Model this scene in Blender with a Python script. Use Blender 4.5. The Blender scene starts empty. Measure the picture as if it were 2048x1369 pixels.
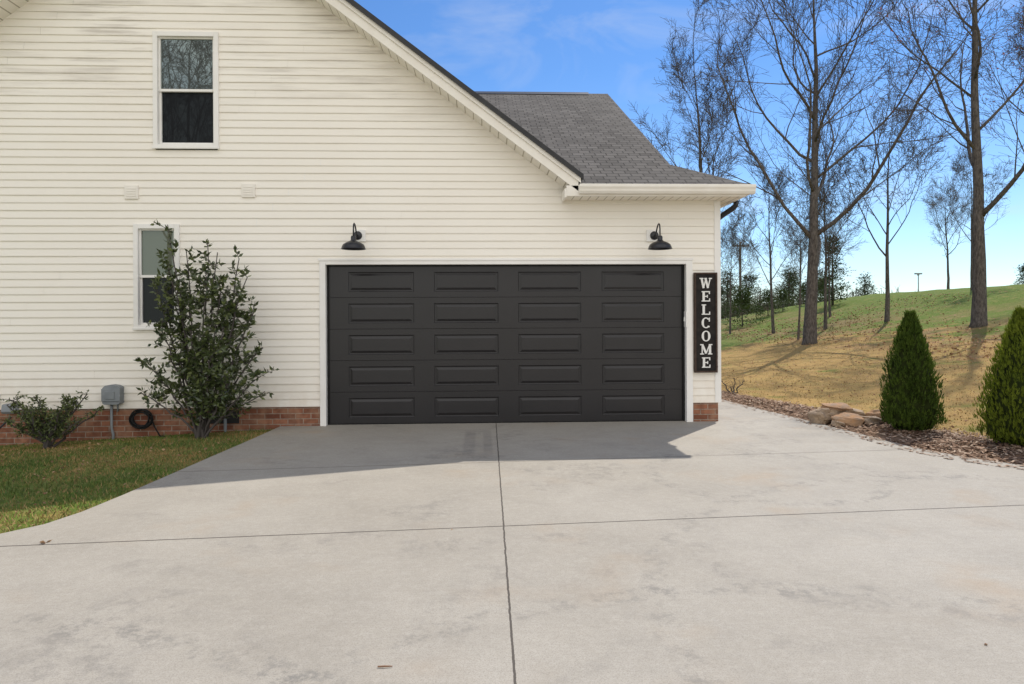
import bpy, math, random
from mathutils import Vector, Matrix
R=random.Random(7)
scene=bpy.context.scene
col=scene.collection
# ------------------------------------------------------------------ helpers
class NT:
    def __init__(s,mat):
        s.m=mat; mat.use_nodes=True; s.t=mat.node_tree; s.n=s.t.nodes; s.l=s.t.links
        s.b=s.n.get("Principled BSDF"); s.out=s.n.get("Material Output")
        s.g=s.n.new("ShaderNodeNewGeometry"); s.pos=s.g.outputs["Position"]
        s.tc=s.n.new("ShaderNodeTexCoord"); s.obj=s.tc.outputs["Object"]
    def set(s,sock,v):
        if hasattr(v,"is_linked") or isinstance(v,bpy.types.NodeSocket): s.l.new(v,sock)
        else:
            if isinstance(v,tuple) and len(v)==3 and len(sock.default_value)==4: v=v+(1,)
            sock.default_value=v
    def noise(s,scale,detail=4,rough=.55,vec=None,dist=0):
        n=s.n.new("ShaderNodeTexNoise"); n.inputs["Scale"].default_value=scale
        n.inputs["Detail"].default_value=detail; n.inputs["Roughness"].default_value=rough
        n.inputs["Distortion"].default_value=dist
        s.l.new(vec or s.pos,n.inputs["Vector"]); return n.outputs["Fac"]
    def math(s,op,a,b=0.0,c=None,clamp=False):
        n=s.n.new("ShaderNodeMath"); n.operation=op; n.use_clamp=clamp
        s.set(n.inputs[0],a); s.set(n.inputs[1],b)
        if c is not None: s.set(n.inputs[2],c)
        return n.outputs[0]
    def rng(s,v,a,b,c=0.0,d=1.0):
        n=s.n.new("ShaderNodeMapRange"); s.set(n.inputs[0],v)
        for i,x in enumerate((a,b,c,d)): n.inputs[i+1].default_value=x
        return n.outputs[0]
    def mix(s,f,a,b,blend='MIX'):
        n=s.n.new("ShaderNodeMix"); n.data_type='RGBA'; n.blend_type=blend
        s.set(n.inputs[0],f); s.set(n.inputs[6],a); s.set(n.inputs[7],b); return n.outputs[2]
    def sep(s,v):
        n=s.n.new("ShaderNodeSeparateXYZ"); s.l.new(v,n.inputs[0]); return n.outputs
    def comb(s,x,y,z):
        n=s.n.new("ShaderNodeCombineXYZ")
        for i,v in enumerate((x,y,z)): s.set(n.inputs[i],v)
        return n.outputs[0]
    def bump(s,h,strength=.3,dist=.01):
        n=s.n.new("ShaderNodeBump"); n.inputs["Strength"].default_value=strength
        n.inputs["Distance"].default_value=dist; s.l.new(h,n.inputs["Height"])
        s.l.new(n.outputs[0],s.b.inputs["Normal"])
    def fin(s,colr,rough=.7,spec=.3,metal=0.0):
        s.set(s.b.inputs["Base Color"],colr); s.set(s.b.inputs["Roughness"],rough)
        s.b.inputs["Specular IOR Level"].default_value=spec; s.b.inputs["Metallic"].default_value=metal
        return s.m
def NM(name): return NT(bpy.data.materials.new(name))
def simple(name,a,b,scale=5,rough=.6,spec=.3,bs=0,bd=.005,bscale=None,metal=0,detail=2):
    t=NM(name); n=t.noise(scale,detail)
    c=t.mix(t.rng(n,.3,.7),a,b)
    if bs: t.bump(t.noise(bscale or scale*4,3),bs,bd)
    return t.fin(c,rough,spec,metal)

class B:
    def __init__(s): s.v=[]; s.f=[]; s.m=[]
    def add(s,vs,fs,m=0):
        o=len(s.v); s.v+= [tuple(x) for x in vs]
        for f in fs: s.f.append(tuple(i+o for i in f)); s.m.append(m)
    def box(s,x0,x1,y0,y1,z0,z1,m=0):
        s.add([(x0,y0,z0),(x1,y0,z0),(x1,y1,z0),(x0,y1,z0),(x0,y0,z1),(x1,y0,z1),(x1,y1,z1),(x0,y1,z1)],
          [(0,3,2,1),(4,5,6,7),(0,1,5,4),(1,2,6,5),(2,3,7,6),(3,0,4,7)],m)
    def prism(s,poly,y0,y1,m=0):   # poly in XZ, extruded along y
        n=len(poly)
        vs=[(x,y0,z) for x,z in poly]+[(x,y1,z) for x,z in poly]
        fs=[tuple(range(n)),tuple(range(2*n-1,n-1,-1))]+[(i,i+n,(i+1)%n+n,(i+1)%n) for i in range(n)]
        s.add(vs,fs,m)
    def prismY(s,poly,x0,x1,m=0):   # poly in YZ
        n=len(poly)
        vs=[(x0,y,z) for y,z in poly]+[(x1,y,z) for y,z in poly]
        fs=[tuple(range(n)),tuple(range(2*n-1,n-1,-1))]+[(i,i+n,(i+1)%n+n,(i+1)%n) for i in range(n)]
        s.add(vs,fs,m)
    def tube(s,pts,rad,sides=8,m=0,cap=True):
        o=len(s.v); n=len(pts); pts=[Vector(p) for p in pts]
        ref=None
        for i,p in enumerate(pts):
            d=(pts[min(i+1,n-1)]-pts[max(i-1,0)])
            if d.length<1e-9: d=Vector((0,0,1))
            d.normalize()
            if ref is None: ref=Vector((1,0,0)) if abs(d.x)<.8 else Vector((0,1,0))
            u=(ref-d*ref.dot(d))
            if u.length<1e-6: u=d.orthogonal()
            u.normalize(); w=d.cross(u); ref=u
            r=rad[i] if isinstance(rad,(list,tuple)) else rad
            for k in range(sides):
                a=2*math.pi*k/sides; q=p+(u*math.cos(a)+w*math.sin(a))*r
                s.v.append((q.x,q.y,q.z))
        for i in range(n-1):
            for k in range(sides):
                a=o+i*sides+k; b=o+i*sides+(k+1)%sides
                s.f.append((a,b,b+sides,a+sides)); s.m.append(m)
        if cap:
            s.f.append(tuple(o+k for k in range(sides-1,-1,-1))); s.m.append(m)
            s.f.append(tuple(o+(n-1)*sides+k for k in range(sides))); s.m.append(m)
    def lathe(s,prof,c,sides=24,m=0):
        vs=[];fs=[]
        for r,z in prof:
            for k in range(sides):
                a=2*math.pi*k/sides; vs.append((c[0]+r*math.cos(a),c[1]+r*math.sin(a),z))
        for i in range(len(prof)-1):
            for k in range(sides):
                a=i*sides+k;b=i*sides+(k+1)%sides; fs.append((a,b,b+sides,a+sides))
        s.add(vs,fs,m)
    def leaf(s,p,d,L,W,m=0,droop=.0):
        d=Vector(d).normalized(); r=Vector((R.uniform(-1,1),R.uniform(-1,1),R.uniform(-1,1)))
        w=d.cross(r)
        if w.length<1e-4: w=d.orthogonal()
        w.normalize(); n=d.cross(w); p=Vector(p)
        a=p; b=p+d*L*.45+w*W*.5+n*W*.12; c=p+d*L; e=p+d*L*.45-w*W*.5+n*W*.12
        o=len(s.v); s.v+=[tuple(a),tuple(b),tuple(c),tuple(e)]
        s.f+=[(o,o+1,o+2),(o,o+2,o+3)]; s.m+=[m,m]
org={}
def empty(name,loc,label=None,cat=None,parent=None,**kw):
    o=bpy.data.objects.new(name,None); o.empty_display_size=.3; col.objects.link(o); place(o,loc,parent)
    if label: o["label"]=label
    if cat: o["category"]=cat
    for k,v in kw.items(): o[k]=v
    return o
def place(o,loc,parent):
    loc=Vector(loc); org[o.name]=loc
    if parent: o.parent=parent; o.location=loc-org[parent.name]
    else: o.location=loc
def mk(name,b,mats,parent=None,loc=None,smooth=False,bevel=0,local=False,**kw):
    if loc is None: loc=org[parent.name] if parent else (0,0,0)
    if not isinstance(mats,(list,tuple)): mats=[mats]
    L=Vector(loc)
    vs=b.v if local else [(x-L.x,y-L.y,z-L.z) for x,y,z in b.v]
    me=bpy.data.meshes.new(name); me.from_pydata(vs,[],b.f)
    for m in mats: me.materials.append(m)
    me.polygons.foreach_set("material_index",b.m)
    if smooth: me.polygons.foreach_set("use_smooth",[True]*len(b.f))
    me.update()
    o=bpy.data.objects.new(name,me); col.objects.link(o); place(o,loc,parent)
    if bevel:
        mo=o.modifiers.new("bevel","BEVEL"); mo.width=bevel; mo.segments=2; mo.limit_method='ANGLE'
    for k,v in kw.items(): o[k]=v
    return o
def sm(a,b,x):
    t=max(0,min(1,(x-a)/(b-a))); return t*t*(3-2*t)
def interp(x,xs,ys):
    if x<=xs[0]: return ys[0]
    for i in range(1,len(xs)):
        if x<=xs[i]: return ys[i-1]+(ys[i]-ys[i-1])*(x-xs[i-1])/(xs[i]-xs[i-1])
    return ys[-1]
def T(x,y):
    if x<0: return interp(x,[-20,-9,-6.7,-3.3,0],[-.5,-.34,-.24,-.065,-.065])
    g=interp(x,[6,8.5,11.6,14.5,18,21.5,25,28,400],[0,.16,.52,.92,1.7,2.5,3.0,3.15,3.3])
    g*=sm(-6,4,y)*(1-.65*sm(32,62,y))
    w=.035*math.sin(x*.9+y*.3)*math.sin(y*.55-x*.2)*sm(9,14,x)+.03*math.sin(x*2.3-y*1.1)*math.sin(y*1.9+x*.7)*sm(16,21,x)
    return -.065+g+w
# ------------------------------------------------------------------ materials
t=NM("vinyl_siding"); x,y,z=t.sep(t.pos)
n=t.noise(.7,3); c=t.mix(t.rng(n,.3,.7),(.935,.893,.815),(.91,.86,.775))
streak=t.noise(1.0,5,.65,t.comb(t.math('MULTIPLY',x,.6),y,t.math('MULTIPLY',z,10)))
dirt=t.math('MULTIPLY',t.rng(streak,.47,.63),t.rng(z,3.7,5.2,0,.62))
c=t.mix(t.math('MULTIPLY',dirt,t.rng(t.noise(.8,2),.41,.58)),c,(.45,.40,.34))
c=t.mix(t.math('MULTIPLY',t.rng(z,.75,.24,0,.3),t.rng(t.noise(5,3),.35,.65)),c,(.6,.46,.33))
M_sid=t.fin(c,.5,.3)
M_trim=simple("white_trim",(.91,.89,.86),(.86,.84,.80),3,.45,.4)
M_fascia=simple("cream_fascia",(.91,.87,.80),(.85,.80,.72),4,.45,.4)
t=NM("vented_soffit"); x,y,z=t.sep(t.pos)
w=t.math('FRACT',t.math('MULTIPLY',x,9.0)); c=t.mix(t.math('GREATER_THAN',w,.88),(.90,.85,.76),(.48,.43,.35))
M_soff=t.fin(c,.6)
def brickmat(name,side):
    t=NM(name); x,y,z=t.sep(t.pos)
    v=t.comb(y if side else x,z,0.0)
    b=t.n.new("ShaderNodeTexBrick"); t.l.new(v,b.inputs["Vector"])
    b.inputs["Scale"].default_value=1; b.inputs["Brick Width"].default_value=.205; b.inputs["Row Height"].default_value=.072
    b.inputs["Mortar Size"].default_value=.006; b.inputs["Mortar Smooth"].default_value=.2; b.inputs["Bias"].default_value=0
    b.inputs["Color1"].default_value=(.19,.065,.038,1); b.inputs["Color2"].default_value=(.38,.17,.10,1)
    b.inputs["Mortar"].default_value=(.38,.32,.26,1)
    n=t.noise(14,4); c=t.mix(t.rng(n,.35,.7,0,.65),b.outputs["Color"],(.13,.06,.04))
    c=t.mix(t.rng(t.noise(4,3),.48,.7,0,.5),c,(.46,.29,.19))
    t.bump(t.math('MULTIPLY',b.outputs["Fac"],-1.0),.6,.006)
    return t.fin(c,.85,.2)
M_brick=brickmat("red_brick",False); M_brickS=brickmat("red_brick_side",True)
def shingle(name,mode):
    t=NM(name); x,y,z=t.sep(t.pos)
    if mode=='F': v=t.comb(x,t.math('MULTIPLY',y,1.137),0.0)
    elif mode=='S': v=t.comb(y,t.math('MULTIPLY',x,1.137),0.0)
    else: v=t.comb(y,t.math('MULTIPLY',x,1.25),0.0)
    b=t.n.new("ShaderNodeTexBrick"); t.l.new(v,b.inputs["Vector"]); b.offset=.37; b.offset_frequency=2
    b.inputs["Scale"].default_value=1; b.inputs["Brick Width"].default_value=.17; b.inputs["Row Height"].default_value=.135
    b.inputs["Mortar Size"].default_value=.009; b.inputs["Mortar Smooth"].default_value=.3
    b.inputs["Color1"].default_value=(.080,.074,.069,1); b.inputs["Color2"].default_value=(.150,.140,.131,1)
    b.inputs["Mortar"].default_value=(.025,.023,.022,1)
    g=t.noise(90,2,.7); c=t.mix(t.rng(g,.35,.7,0,.55),b.outputs["Color"],(.052,.048,.044))
    c=t.mix(t.rng(t.noise(1.2,3),.4,.7,0,.3),c,(.17,.16,.15))
    t.bump(t.math('MULTIPLY',b.outputs["Fac"],-1.0),.8,.014)
    return t.fin(c,.9,.15)
M_shF=shingle("asphalt_shingle_front",'F'); M_shS=shingle("asphalt_shingle_side",'S'); M_shG=shingle("asphalt_shingle_gable",'G')
M_black=simple("black_drip_edge",(.018,.018,.02),(.03,.03,.032),8,.45,.4)
# concrete
t=NM("concrete"); x,y,z=t.sep(t.pos)
n1=t.noise(.5,3,.6); n2=t.noise(2.3,5,.6); n3=t.noise(24,3,.7); n4=t.noise(170,1,.6)
c=t.mix(t.rng(n1,.3,.7),(.345,.312,.260),(.405,.372,.318))
c=t.mix(t.rng(n2,.42,.78,0,.5),c,(.275,.250,.212))
c=t.mix(t.rng(n3,.42,.8,0,.45),c,(.47,.435,.38))
c=t.mix(t.rng(n4,.45,.75,0,.55),c,(.19,.172,.145))
rust=t.math('MULTIPLY',t.rng(t.noise(1.1,2,.5,t.comb(t.math('ADD',x,31.0),y,z)),.56,.72),t.rng(n2,.4,.6,0,.3))
c=t.mix(rust,c,(.42,.29,.17))
spk=t.noise(6.5,5,.85)
st=t.math('MULTIPLY',t.rng(t.noise(.8,2,.6,t.comb(t.math('ADD',x,7.3),t.math('ADD',y,2.2),z),1.2),.54,.66),t.rng(spk,.46,.62,0,.36))
c=t.mix(st,c,(.14,.13,.12))
br=t.noise(1,2,.7,t.comb(t.math('MULTIPLY',x,2.5),t.math('MULTIPLY',y,90.0),z)); c=t.mix(t.rng(br,.5,.8,0,.32),c,(.25,.225,.19))
def bar(cx,hw):
    a=t.rng(t.math('ABSOLUTE',t.math('SUBTRACT',x,cx)),hw*1.25,hw*.75)
    b=t.math('MULTIPLY',t.rng(y,-.4,-.8),t.rng(y,-2.5,-1.9)); return t.math('MULTIPLY',a,b)
bars=t.math('MULTIPLY',t.math('ADD',bar(-.50,.065),bar(-.29,.05)),t.rng(spk,.3,.65,.16,.36))
c=t.mix(bars,c,(.15,.14,.13))
def arc(cx,cy,r,w,f):
    dx=t.math('SUBTRACT',x,cx);dy=t.math('SUBTRACT',y,cy)
    d=t.math('SQRT',t.math('ADD',t.math('MULTIPLY',dx,dx),t.math('MULTIPLY',dy,dy)))
    q=t.math('ABSOLUTE',t.math('SUBTRACT',d,r)); q=t.rng(q,w,w*.6)
    return t.math('MULTIPLY',q,t.rng(spk,.49,.62,0,f))
for a in ((3.5,-6.4,3.0,.10,.32),(1.0,-9.0,3.2,.10,.34),(2.2,-3.2,1.0,.09,.36),(-3.5,-10.5,4.6,.11,.34),(-1.5,-7.4,.55,.22,.55)): c=t.mix(arc(*a),c,(.14,.135,.125))
wob=t.math('MULTIPLY',t.math('SUBTRACT',t.noise(14,2),.5),.012)
j1=t.math('LESS_THAN',t.math('ABSOLUTE',t.math('ADD',t.math('SUBTRACT',t.math('ADD',x,.165),t.math('MULTIPLY',y,.0075)),wob)),.0056)
j2=t.math('LESS_THAN',t.math('ABSOLUTE',t.math('ADD',t.math('SUBTRACT',t.math('ADD',y,4.62),t.math('MULTIPLY',x,.075)),t.math('MULTIPLY',wob,.5))),.008)
j3=t.math('MULTIPLY',t.math('LESS_THAN',t.math('ABSOLUTE',t.math('SUBTRACT',t.math('ADD',y,2.5),t.math('MULTIPLY',x,.08))),.010),.6)
jj=t.math('MAXIMUM',t.math('MAXIMUM',j1,j2),j3)
c=t.mix(t.math('MULTIPLY',jj,.88),c,(.05,.04,.032))
t.bump(n4,.22,.003)
M_conc=t.fin(c,.75,.3)
# ground
t=NM("lawn_soil_and_grass"); x,y,z=t.sep(t.pos)
n1=t.noise(.22,3,.6); n2=t.noise(1.4,4,.65); n3=t.noise(14,3,.75); n4=t.noise(70,2,.7)
straw=t.mix(t.rng(n3,.3,.7),(.385,.245,.085),(.285,.18,.062)); straw=t.mix(t.rng(n4,.4,.7,0,.45),straw,(.47,.33,.15))
straw=t.mix(t.rng(n2,.45,.7,0,.35),straw,(.28,.25,.08))
green=t.mix(t.rng(n3,.3,.7),(.085,.135,.020),(.17,.225,.04)); green=t.mix(t.rng(n4,.4,.7,0,.5),green,(.05,.075,.016))
green=t.mix(t.rng(t.noise(3.2,3,.7),.52,.66,0,.5),green,(.31,.24,.10))
gm=t.math('ADD',t.math('MULTIPLY',t.math('MAXIMUM',t.rng(x,11.5,16.5),t.rng(y,14,22)),.95),t.rng(n1,.35,.65,-.25,.25))
gm=t.math('ADD',gm,t.rng(n2,.35,.65,-.3,.3)); gm=t.math('ADD',gm,t.rng(x,-2.5,-3.2,0,.6),None,True)
c=t.mix(t.rng(gm,.25,.6),straw,green)
lit=t.math('MULTIPLY',t.rng(t.noise(.5,3,.7,t.comb(t.math('ADD',x,9.0),y,z)),.46,.58),t.math('MULTIPLY',t.rng(x,10,13.5),t.rng(x,21,16)))
c=t.mix(t.math('MULTIPLY',lit,t.rng(n4,.35,.6,.2,.8)),c,(.28,.165,.095))
t.bump(t.math('ADD',n3,n4),.4,.02); M_gr=t.fin(c,.95,.1)
t=NM("mulch_bed_soil"); n=t.noise(30,3,.7); c=t.mix(t.rng(n,.3,.7),(.10,.06,.04),(.24,.16,.105)); M_mul=t.fin(c,.95,.1)
M_chipA=simple("wood_chips",(.20,.12,.08),(.40,.28,.20),9,.9,.1)
M_chipB=simple("pale_chips",(.48,.38,.29),(.34,.24,.17),20,.9,.1); M_chipC=simple("dark_chips",(.10,.055,.035),(.17,.10,.06),20,.9,.1)
M_leafL=simple("dead_leaf",(.33,.20,.11),(.45,.29,.17),3,.8,.2); M_leafD=simple("dead_leaf_dark",(.22,.12,.07),(.30,.18,.11),3,.8,.2)
M_door=simple("charcoal_door_paint",(.0145,.0132,.0145),(.018,.0163,.018),2,.32,.5)
M_seal=simple("black_rubber",(.012,.012,.012),(.02,.02,.02),9,.7,.2)
M_lamp=simple("matt_black_metal",(.012,.013,.017),(.018,.019,.024),10,.35,.5)
M_grey=simple("grey_plastic",(.27,.29,.305),(.21,.23,.245),6,.5,.4)
M_dgrey=simple("dark_void",(.02,.02,.02),(.03,.03,.03),6,.7,.3)
def glass(name,base,g,spec=.5):
    t=NM(name); t.fin(base,.25,spec)
    gl=t.n.new("ShaderNodeBsdfGlossy"); gl.inputs["Roughness"].default_value=.012; gl.inputs["Color"].default_value=(.78,.96,.95,1)
    bp=t.n.new("ShaderNodeBump"); bp.inputs["Strength"].default_value=.03; bp.inputs["Distance"].default_value=.01
    t.l.new(t.noise(2.2,1),bp.inputs["Height"]); t.l.new(bp.outputs[0],gl.inputs["Normal"])
    mx=t.n.new("ShaderNodeMixShader"); mx.inputs[0].default_value=g
    t.l.new(t.b.outputs[0],mx.inputs[1]); t.l.new(gl.outputs[0],mx.inputs[2]); t.l.new(mx.outputs[0],t.out.inputs[0]); return t.m
M_gl=glass("window_glass",(.03,.038,.032),.19); M_gls=glass("screened_glass",(.008,.009,.011),.012,.12)
M_gl2=glass("curtained_window_glass",(.10,.11,.072),.07,.3)
t=NM("tree_bark"); ox,oy,oz=t.sep(t.obj); n=t.noise(6,4,.7,t.comb(t.math('MULTIPLY',ox,3.0),t.math('MULTIPLY',oy,3.0),oz))
t.bump(n,.6,.03); M_bark=t.fin(t.mix(t.rng(n,.35,.65),(.052,.045,.041),(.16,.14,.125)),.9,.15)
M_twig=simple("twig_bark",(.070,.060,.056),(.13,.115,.107),.8,.85,.15)
M_bud=simple("red_buds",(.28,.07,.05),(.40,.14,.09),3,.7,.2)
def foliage(name,a,b,scale,rough=.55,spec=.3,trans=.25):
    t=NM(name); n=t.noise(scale,3,.6,t.obj); c=t.mix(t.rng(n,.35,.65),a,b); n2=t.noise(scale*9,1,.5,t.obj)
    c=t.mix(t.rng(n2,.4,.7,0,.5),c,tuple(v*1.7 for v in b)); t.fin(c,rough,spec)
    if trans:
        tr=t.n.new("ShaderNodeBsdfTranslucent"); t.l.new(c,tr.inputs[0]); mx=t.n.new("ShaderNodeMixShader"); mx.inputs[0].default_value=trans
        t.l.new(t.b.outputs[0],mx.inputs[1]); t.l.new(tr.outputs[0],mx.inputs[2]); t.l.new(mx.outputs[0],t.out.inputs[0])
    return t.m
M_cam=foliage("glossy_shrub_leaf",(.026,.042,.014),(.078,.10,.034),5,.28,.65,.12)
M_cam2=foliage("shrub_leaf",(.085,.11,.035),(.17,.20,.07),5,.5,.3,.2)
M_arb=foliage("arborvitae_leaf",(.028,.054,.008),(.078,.12,.015),6,.7,.2,.3)
M_arb2=foliage("arborvitae_leaf_yellow",(.058,.088,.009),(.17,.21,.02),6,.7,.2,.35)
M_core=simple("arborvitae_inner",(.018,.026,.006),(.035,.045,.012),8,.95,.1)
M_pine=foliage("pine_needles",(.030,.045,.022),(.070,.09,.040),.8,.7,.2,0)
M_ever=foliage("evergreen_leaf",(.030,.048,.016),(.07,.10,.028),1.5,.7,.2,0)
M_ga=simple("green_grass_blade",(.085,.135,.030),(.155,.195,.055),2,.7,.2); M_gb=simple("dry_grass_blade",(.40,.275,.12),(.30,.20,.085),2,.8,.2)
M_rock=simple("sandstone",(.44,.32,.21),(.27,.21,.16),7,.85,.2,.8,.02,18); M_rock2=simple("rusty_sandstone",(.46,.26,.13),(.33,.24,.17),9,.85,.2,.8,.02,18)
M_sign=simple("sign_board",(.014,.012,.012),(.028,.024,.022),12,.7,.2); M_signf=simple("sign_frame",(.05,.032,.026),(.085,.055,.042),14,.7,.2)
M_let=simple("white_lettering",(.86,.85,.82),(.74,.73,.70),30,.7,.2)
M_wood=simple("weathered_pole",(.10,.08,.065),(.16,.13,.11),4,.9,.1)
M_woods=simple("winter_woods",(.10,.08,.068),(.17,.14,.115),.1,.9,.1)

# ------------------------------------------------------------------ ground
xs=[-400,-200,-100,-60,-35,-20,-14]+[ -12+i*.6 for i in range(0,95)]+[46,50,56,64,75,90,120,170,260,420]
ys=[-200,-80,-40,-25,-16,-11]+[-9+i*.65 for i in range(0,105)]+[60,64,70,80,95,120,170,260,450,900]
g=B()
for yy in ys:
    for xx in xs: g.v.append((xx,yy,T(xx,yy)))
nx=len(xs)
for j in range(len(ys)-1):
    for i in range(nx-1):
        a=j*nx+i; g.f.append((a,a+1,a+nx+1,a+nx)); g.m.append(0)
mk("ground",g,M_gr,smooth=True,kind="structure",label="lawn of dormant straw grass rising to green bank",category="ground")
# driveway
import bmesh
def slab(name,poly,z0,z1,mat,**kw):
    bm=bmesh.new(); vs=[bm.verts.new((x,y,z1)) for x,y in poly]; f=bm.faces.new(vs); 
    if f.normal.z<0: f.normal_flip()
    r=bmesh.ops.extrude_face_region(bm,geom=[f]); 
    for v in [e for e in r["geom"] if isinstance(e,bmesh.types.BMVert)]: v.co.z=z0
    bmesh.ops.recalc_face_normals(bm,faces=bm.faces); bmesh.ops.triangulate(bm,faces=bm.faces)
    me=bpy.data.meshes.new(name); bm.to_mesh(me); bm.free(); me.materials.append(mat)
    o=bpy.data.objects.new(name,me); col.objects.link(o); org[o.name]=Vector((0,0,0))
    for k,v in kw.items(): o[k]=v
    return o
DR=[(-3.07,.03),(-3.12,-1.0),(-3.2,-2.2),(-3.29,-3.6),(-3.34,-4.1),(-3.42,-4.4),(-3.62,-4.66),(-4.0,-4.86),(-4.8,-5.0),(-12,-5.3),(-12,-16),(14,-16),(14,-6.6),(9,-5.0),(6.6,-4.0),(5.5,-3.45),(4.9,-3.08),(4.55,-2.6),(4.36,-2.0),(4.28,-1.2),(4.17,-.1),(4.0,1.2),(3.86,2.5),(3.75,5),(3.7,7),(2.9,7),(2.9,.03),(2.5,.3),(-2.5,.3)]
slab("driveway",DR,-.14,-.025,M_conc,kind="structure",label="wide pale concrete driveway with sawn joints",category="driveway")
# mulch bed
inner=[(3.78,4.5),(3.86,2.5),(4.0,1.2),(4.17,-.1),(4.28,-1.2),(4.36,-2.0),(4.55,-2.6),(4.9,-3.08),(5.5,-3.45),(6.6,-4.0),(9,-5.0)]
outer=[(4.3,4.6),(4.65,2.6),(4.98,1.5),(5.25,.2),(5.5,-.8),(5.7,-1.4),(5.9,-1.8),(6.2,-2.2),(6.7,-2.7),(7.7,-3.3),(10,-4.2)]
def lerp2(L,s):
    s=max(0,min(len(L)-1.001,s)); i=int(s); f=s-i; return (L[i][0]*(1-f)+L[i+1][0]*f, L[i][1]*(1-f)+L[i+1][1]*f)
def bed(s,t_):
    a=lerp2(inner,s); b=lerp2(outer,s); return a[0]*(1-t_)+b[0]*t_, a[1]*(1-t_)+b[1]*t_
g=B(); ns=90; nt=10
def bedz(x_,y_,tt): return max(T(x_,y_),-.065)+.045*math.sin(math.pi*min(1,max(0,tt)))**.5+.012*math.sin(x_*17)*math.sin(y_*13)
for i in range(ns+1):
    for j in range(nt+1):
        xx,yy=bed(i/ns*(len(inner)-1.01),j/nt+ (.05*math.sin(i*1.3) if j==nt else 0)); g.v.append((xx,yy,bedz(xx,yy,j/nt)+.004-(.03 if j in(0,nt) else 0)))
for i in range(ns):
    for j in range(nt):
        a=i*(nt+1)+j; g.f.append((a,a+1,a+nt+2,a+nt+1)); g.m.append(0)
mk("mulch_bed",g,M_mul,smooth=True,kind="structure",label="bark mulch bed curving beside the driveway",category="mulch bed")
g=B()
for i in range(11500):
    s=R.uniform(0,len(inner)-1.3); tt=R.gauss(.5,.3) if i%6 else R.uniform(-.16,1.2)
    tt=max(-.16,min(1.2,tt)); xx,yy=bed(s,tt)
    if xx<3.0: continue
    zz=max(bedz(xx,yy,tt),-.02 if tt<.02 else -1)+R.uniform(.0,.03)*(1 if tt>0 else .1); a=R.uniform(0,6.28); L=R.uniform(.02,.07); W=R.uniform(.008,.024)
    fl=1 if tt>0 else .1
    d=Vector((math.cos(a),math.sin(a),R.uniform(-.35,.35)*fl)); n_=Vector((-math.sin(a),math.cos(a),R.uniform(-.4,.4)*fl))
    p=Vector((xx,yy,zz)); g.add([p-d*L/2-n_*W/2,p+d*L/2-n_*W/2,p+d*L/2+n_*W/2,p-d*L/2+n_*W/2],[(0,1,2,3)],R.choice([0,0,1,2]))
mk("mulch_chips",g,[M_chipA,M_chipB,M_chipC],kind="stuff",label="loose brown bark chips covering the bed",category="mulch")
# grass blades
g=B()
def inside_drive(x_,y_):
    if y_>-4.86: 
        edge=interp(-y_,[0,1.0,2.2,3.6,4.1,4.4,4.66,4.86],[-3.07,-3.12,-3.2,-3.29,-3.34,-3.42,-3.62,-4.0]); return x_>edge+.02+.03*math.sin(y_*9)
    return y_< interp(-x_,[4.0,4.8,12],[-4.86,-5.0,-5.3])+.03
k=0
while k<55000:
    xx=R.uniform(-8.2,-3.0); yy=R.uniform(-5.1,-.02)
    if inside_drive(xx,yy): continue
    k+=1; dens=math.sin(xx*2.1+1)*math.sin(yy*2.7)+R.uniform(-.8,.8)
    if yy>-.5 and R.random()<.6: continue
    h=R.uniform(.012,.04)*(1.3 if dens>0 else .8); a=R.uniform(0,6.28); w=R.uniform(.003,.006); p=Vector((xx,yy,T(xx,yy)))
    l=Vector((R.uniform(-1,1),R.uniform(-1,1),0))*h*.8
    dx=math.cos(a)*w;dy=math.sin(a)*w
    g.add([(p.x-dx,p.y-dy,p.z),(p.x+dx,p.y+dy,p.z),(p.x+l.x,p.y+l.y,p.z+h)],[(0,1,2)],0 if dens>-.45 and R.random()<.86 and yy>-4.1+R.uniform(-.5,.5) else 1)
mk("lawn_grass",g,[M_ga,M_gb],kind="stuff",label="patchy green lawn beside the foundation",category="grass")
g=B()
for i in range(60000):
    q=R.random(); yy=-3.5+q*q*24; xx=R.uniform(4.2,7+ (yy+4)*.9+6)
    s_in=interp(yy,[-4.2,-3.3,-2.7,-1.8,-.8,.2,1.5,2.6,4.6],[10,7.7,6.7,5.9,5.5,5.25,4.98,4.65,4.3])
    if xx<s_in-.05: continue
    h=R.uniform(.010,.026); a=R.uniform(0,6.28); w=R.uniform(.004,.009); l=R.uniform(-.03,.03); z0=T(xx,yy)
    g.add([(xx-w*math.cos(a),yy-w*math.sin(a),z0),(xx+w*math.cos(a),yy+w*math.sin(a),z0),(xx+l,yy+l*.5,z0+h)],[(0,1,2)],1 if R.random()<max(.2,.92-max(0,yy-12)*.09-max(0,xx-12)*.1) else 0)
mk("dormant_grass",g,[M_ga,M_gb],kind="stuff",label="short dormant straw-coloured grass on the lawn",category="grass")
g=B()
for i in range(9000):
    if R.random()<.85:
        xx=R.uniform(11,22); yy=R.uniform(6,32)
        if math.sin(xx*.5+1)+math.sin(yy*.35)+R.uniform(-1,1)<-.1: continue
        s_=R.uniform(.05,.11)
    else: xx=R.uniform(5.3,12); yy=R.uniform(-1,12); s_=R.uniform(.03,.06)
    if xx<5.6: continue
    a=R.uniform(0,6.28); d=(math.cos(a),math.sin(a),R.uniform(0,.6)); g.leaf((xx,yy,T(xx,yy)+.015),d,s_,s_*.6,R.choice([0,0,1]))
for i in range(500):
    xx=R.uniform(-8,-3.4); yy=R.uniform(-4.6,-.05)
    a=R.uniform(0,6.28); g.leaf((xx,yy,T(xx,yy)+.015),(math.cos(a),math.sin(a),.2),R.uniform(.02,.05),R.uniform(.015,.03),R.choice([0,1]))
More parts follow.
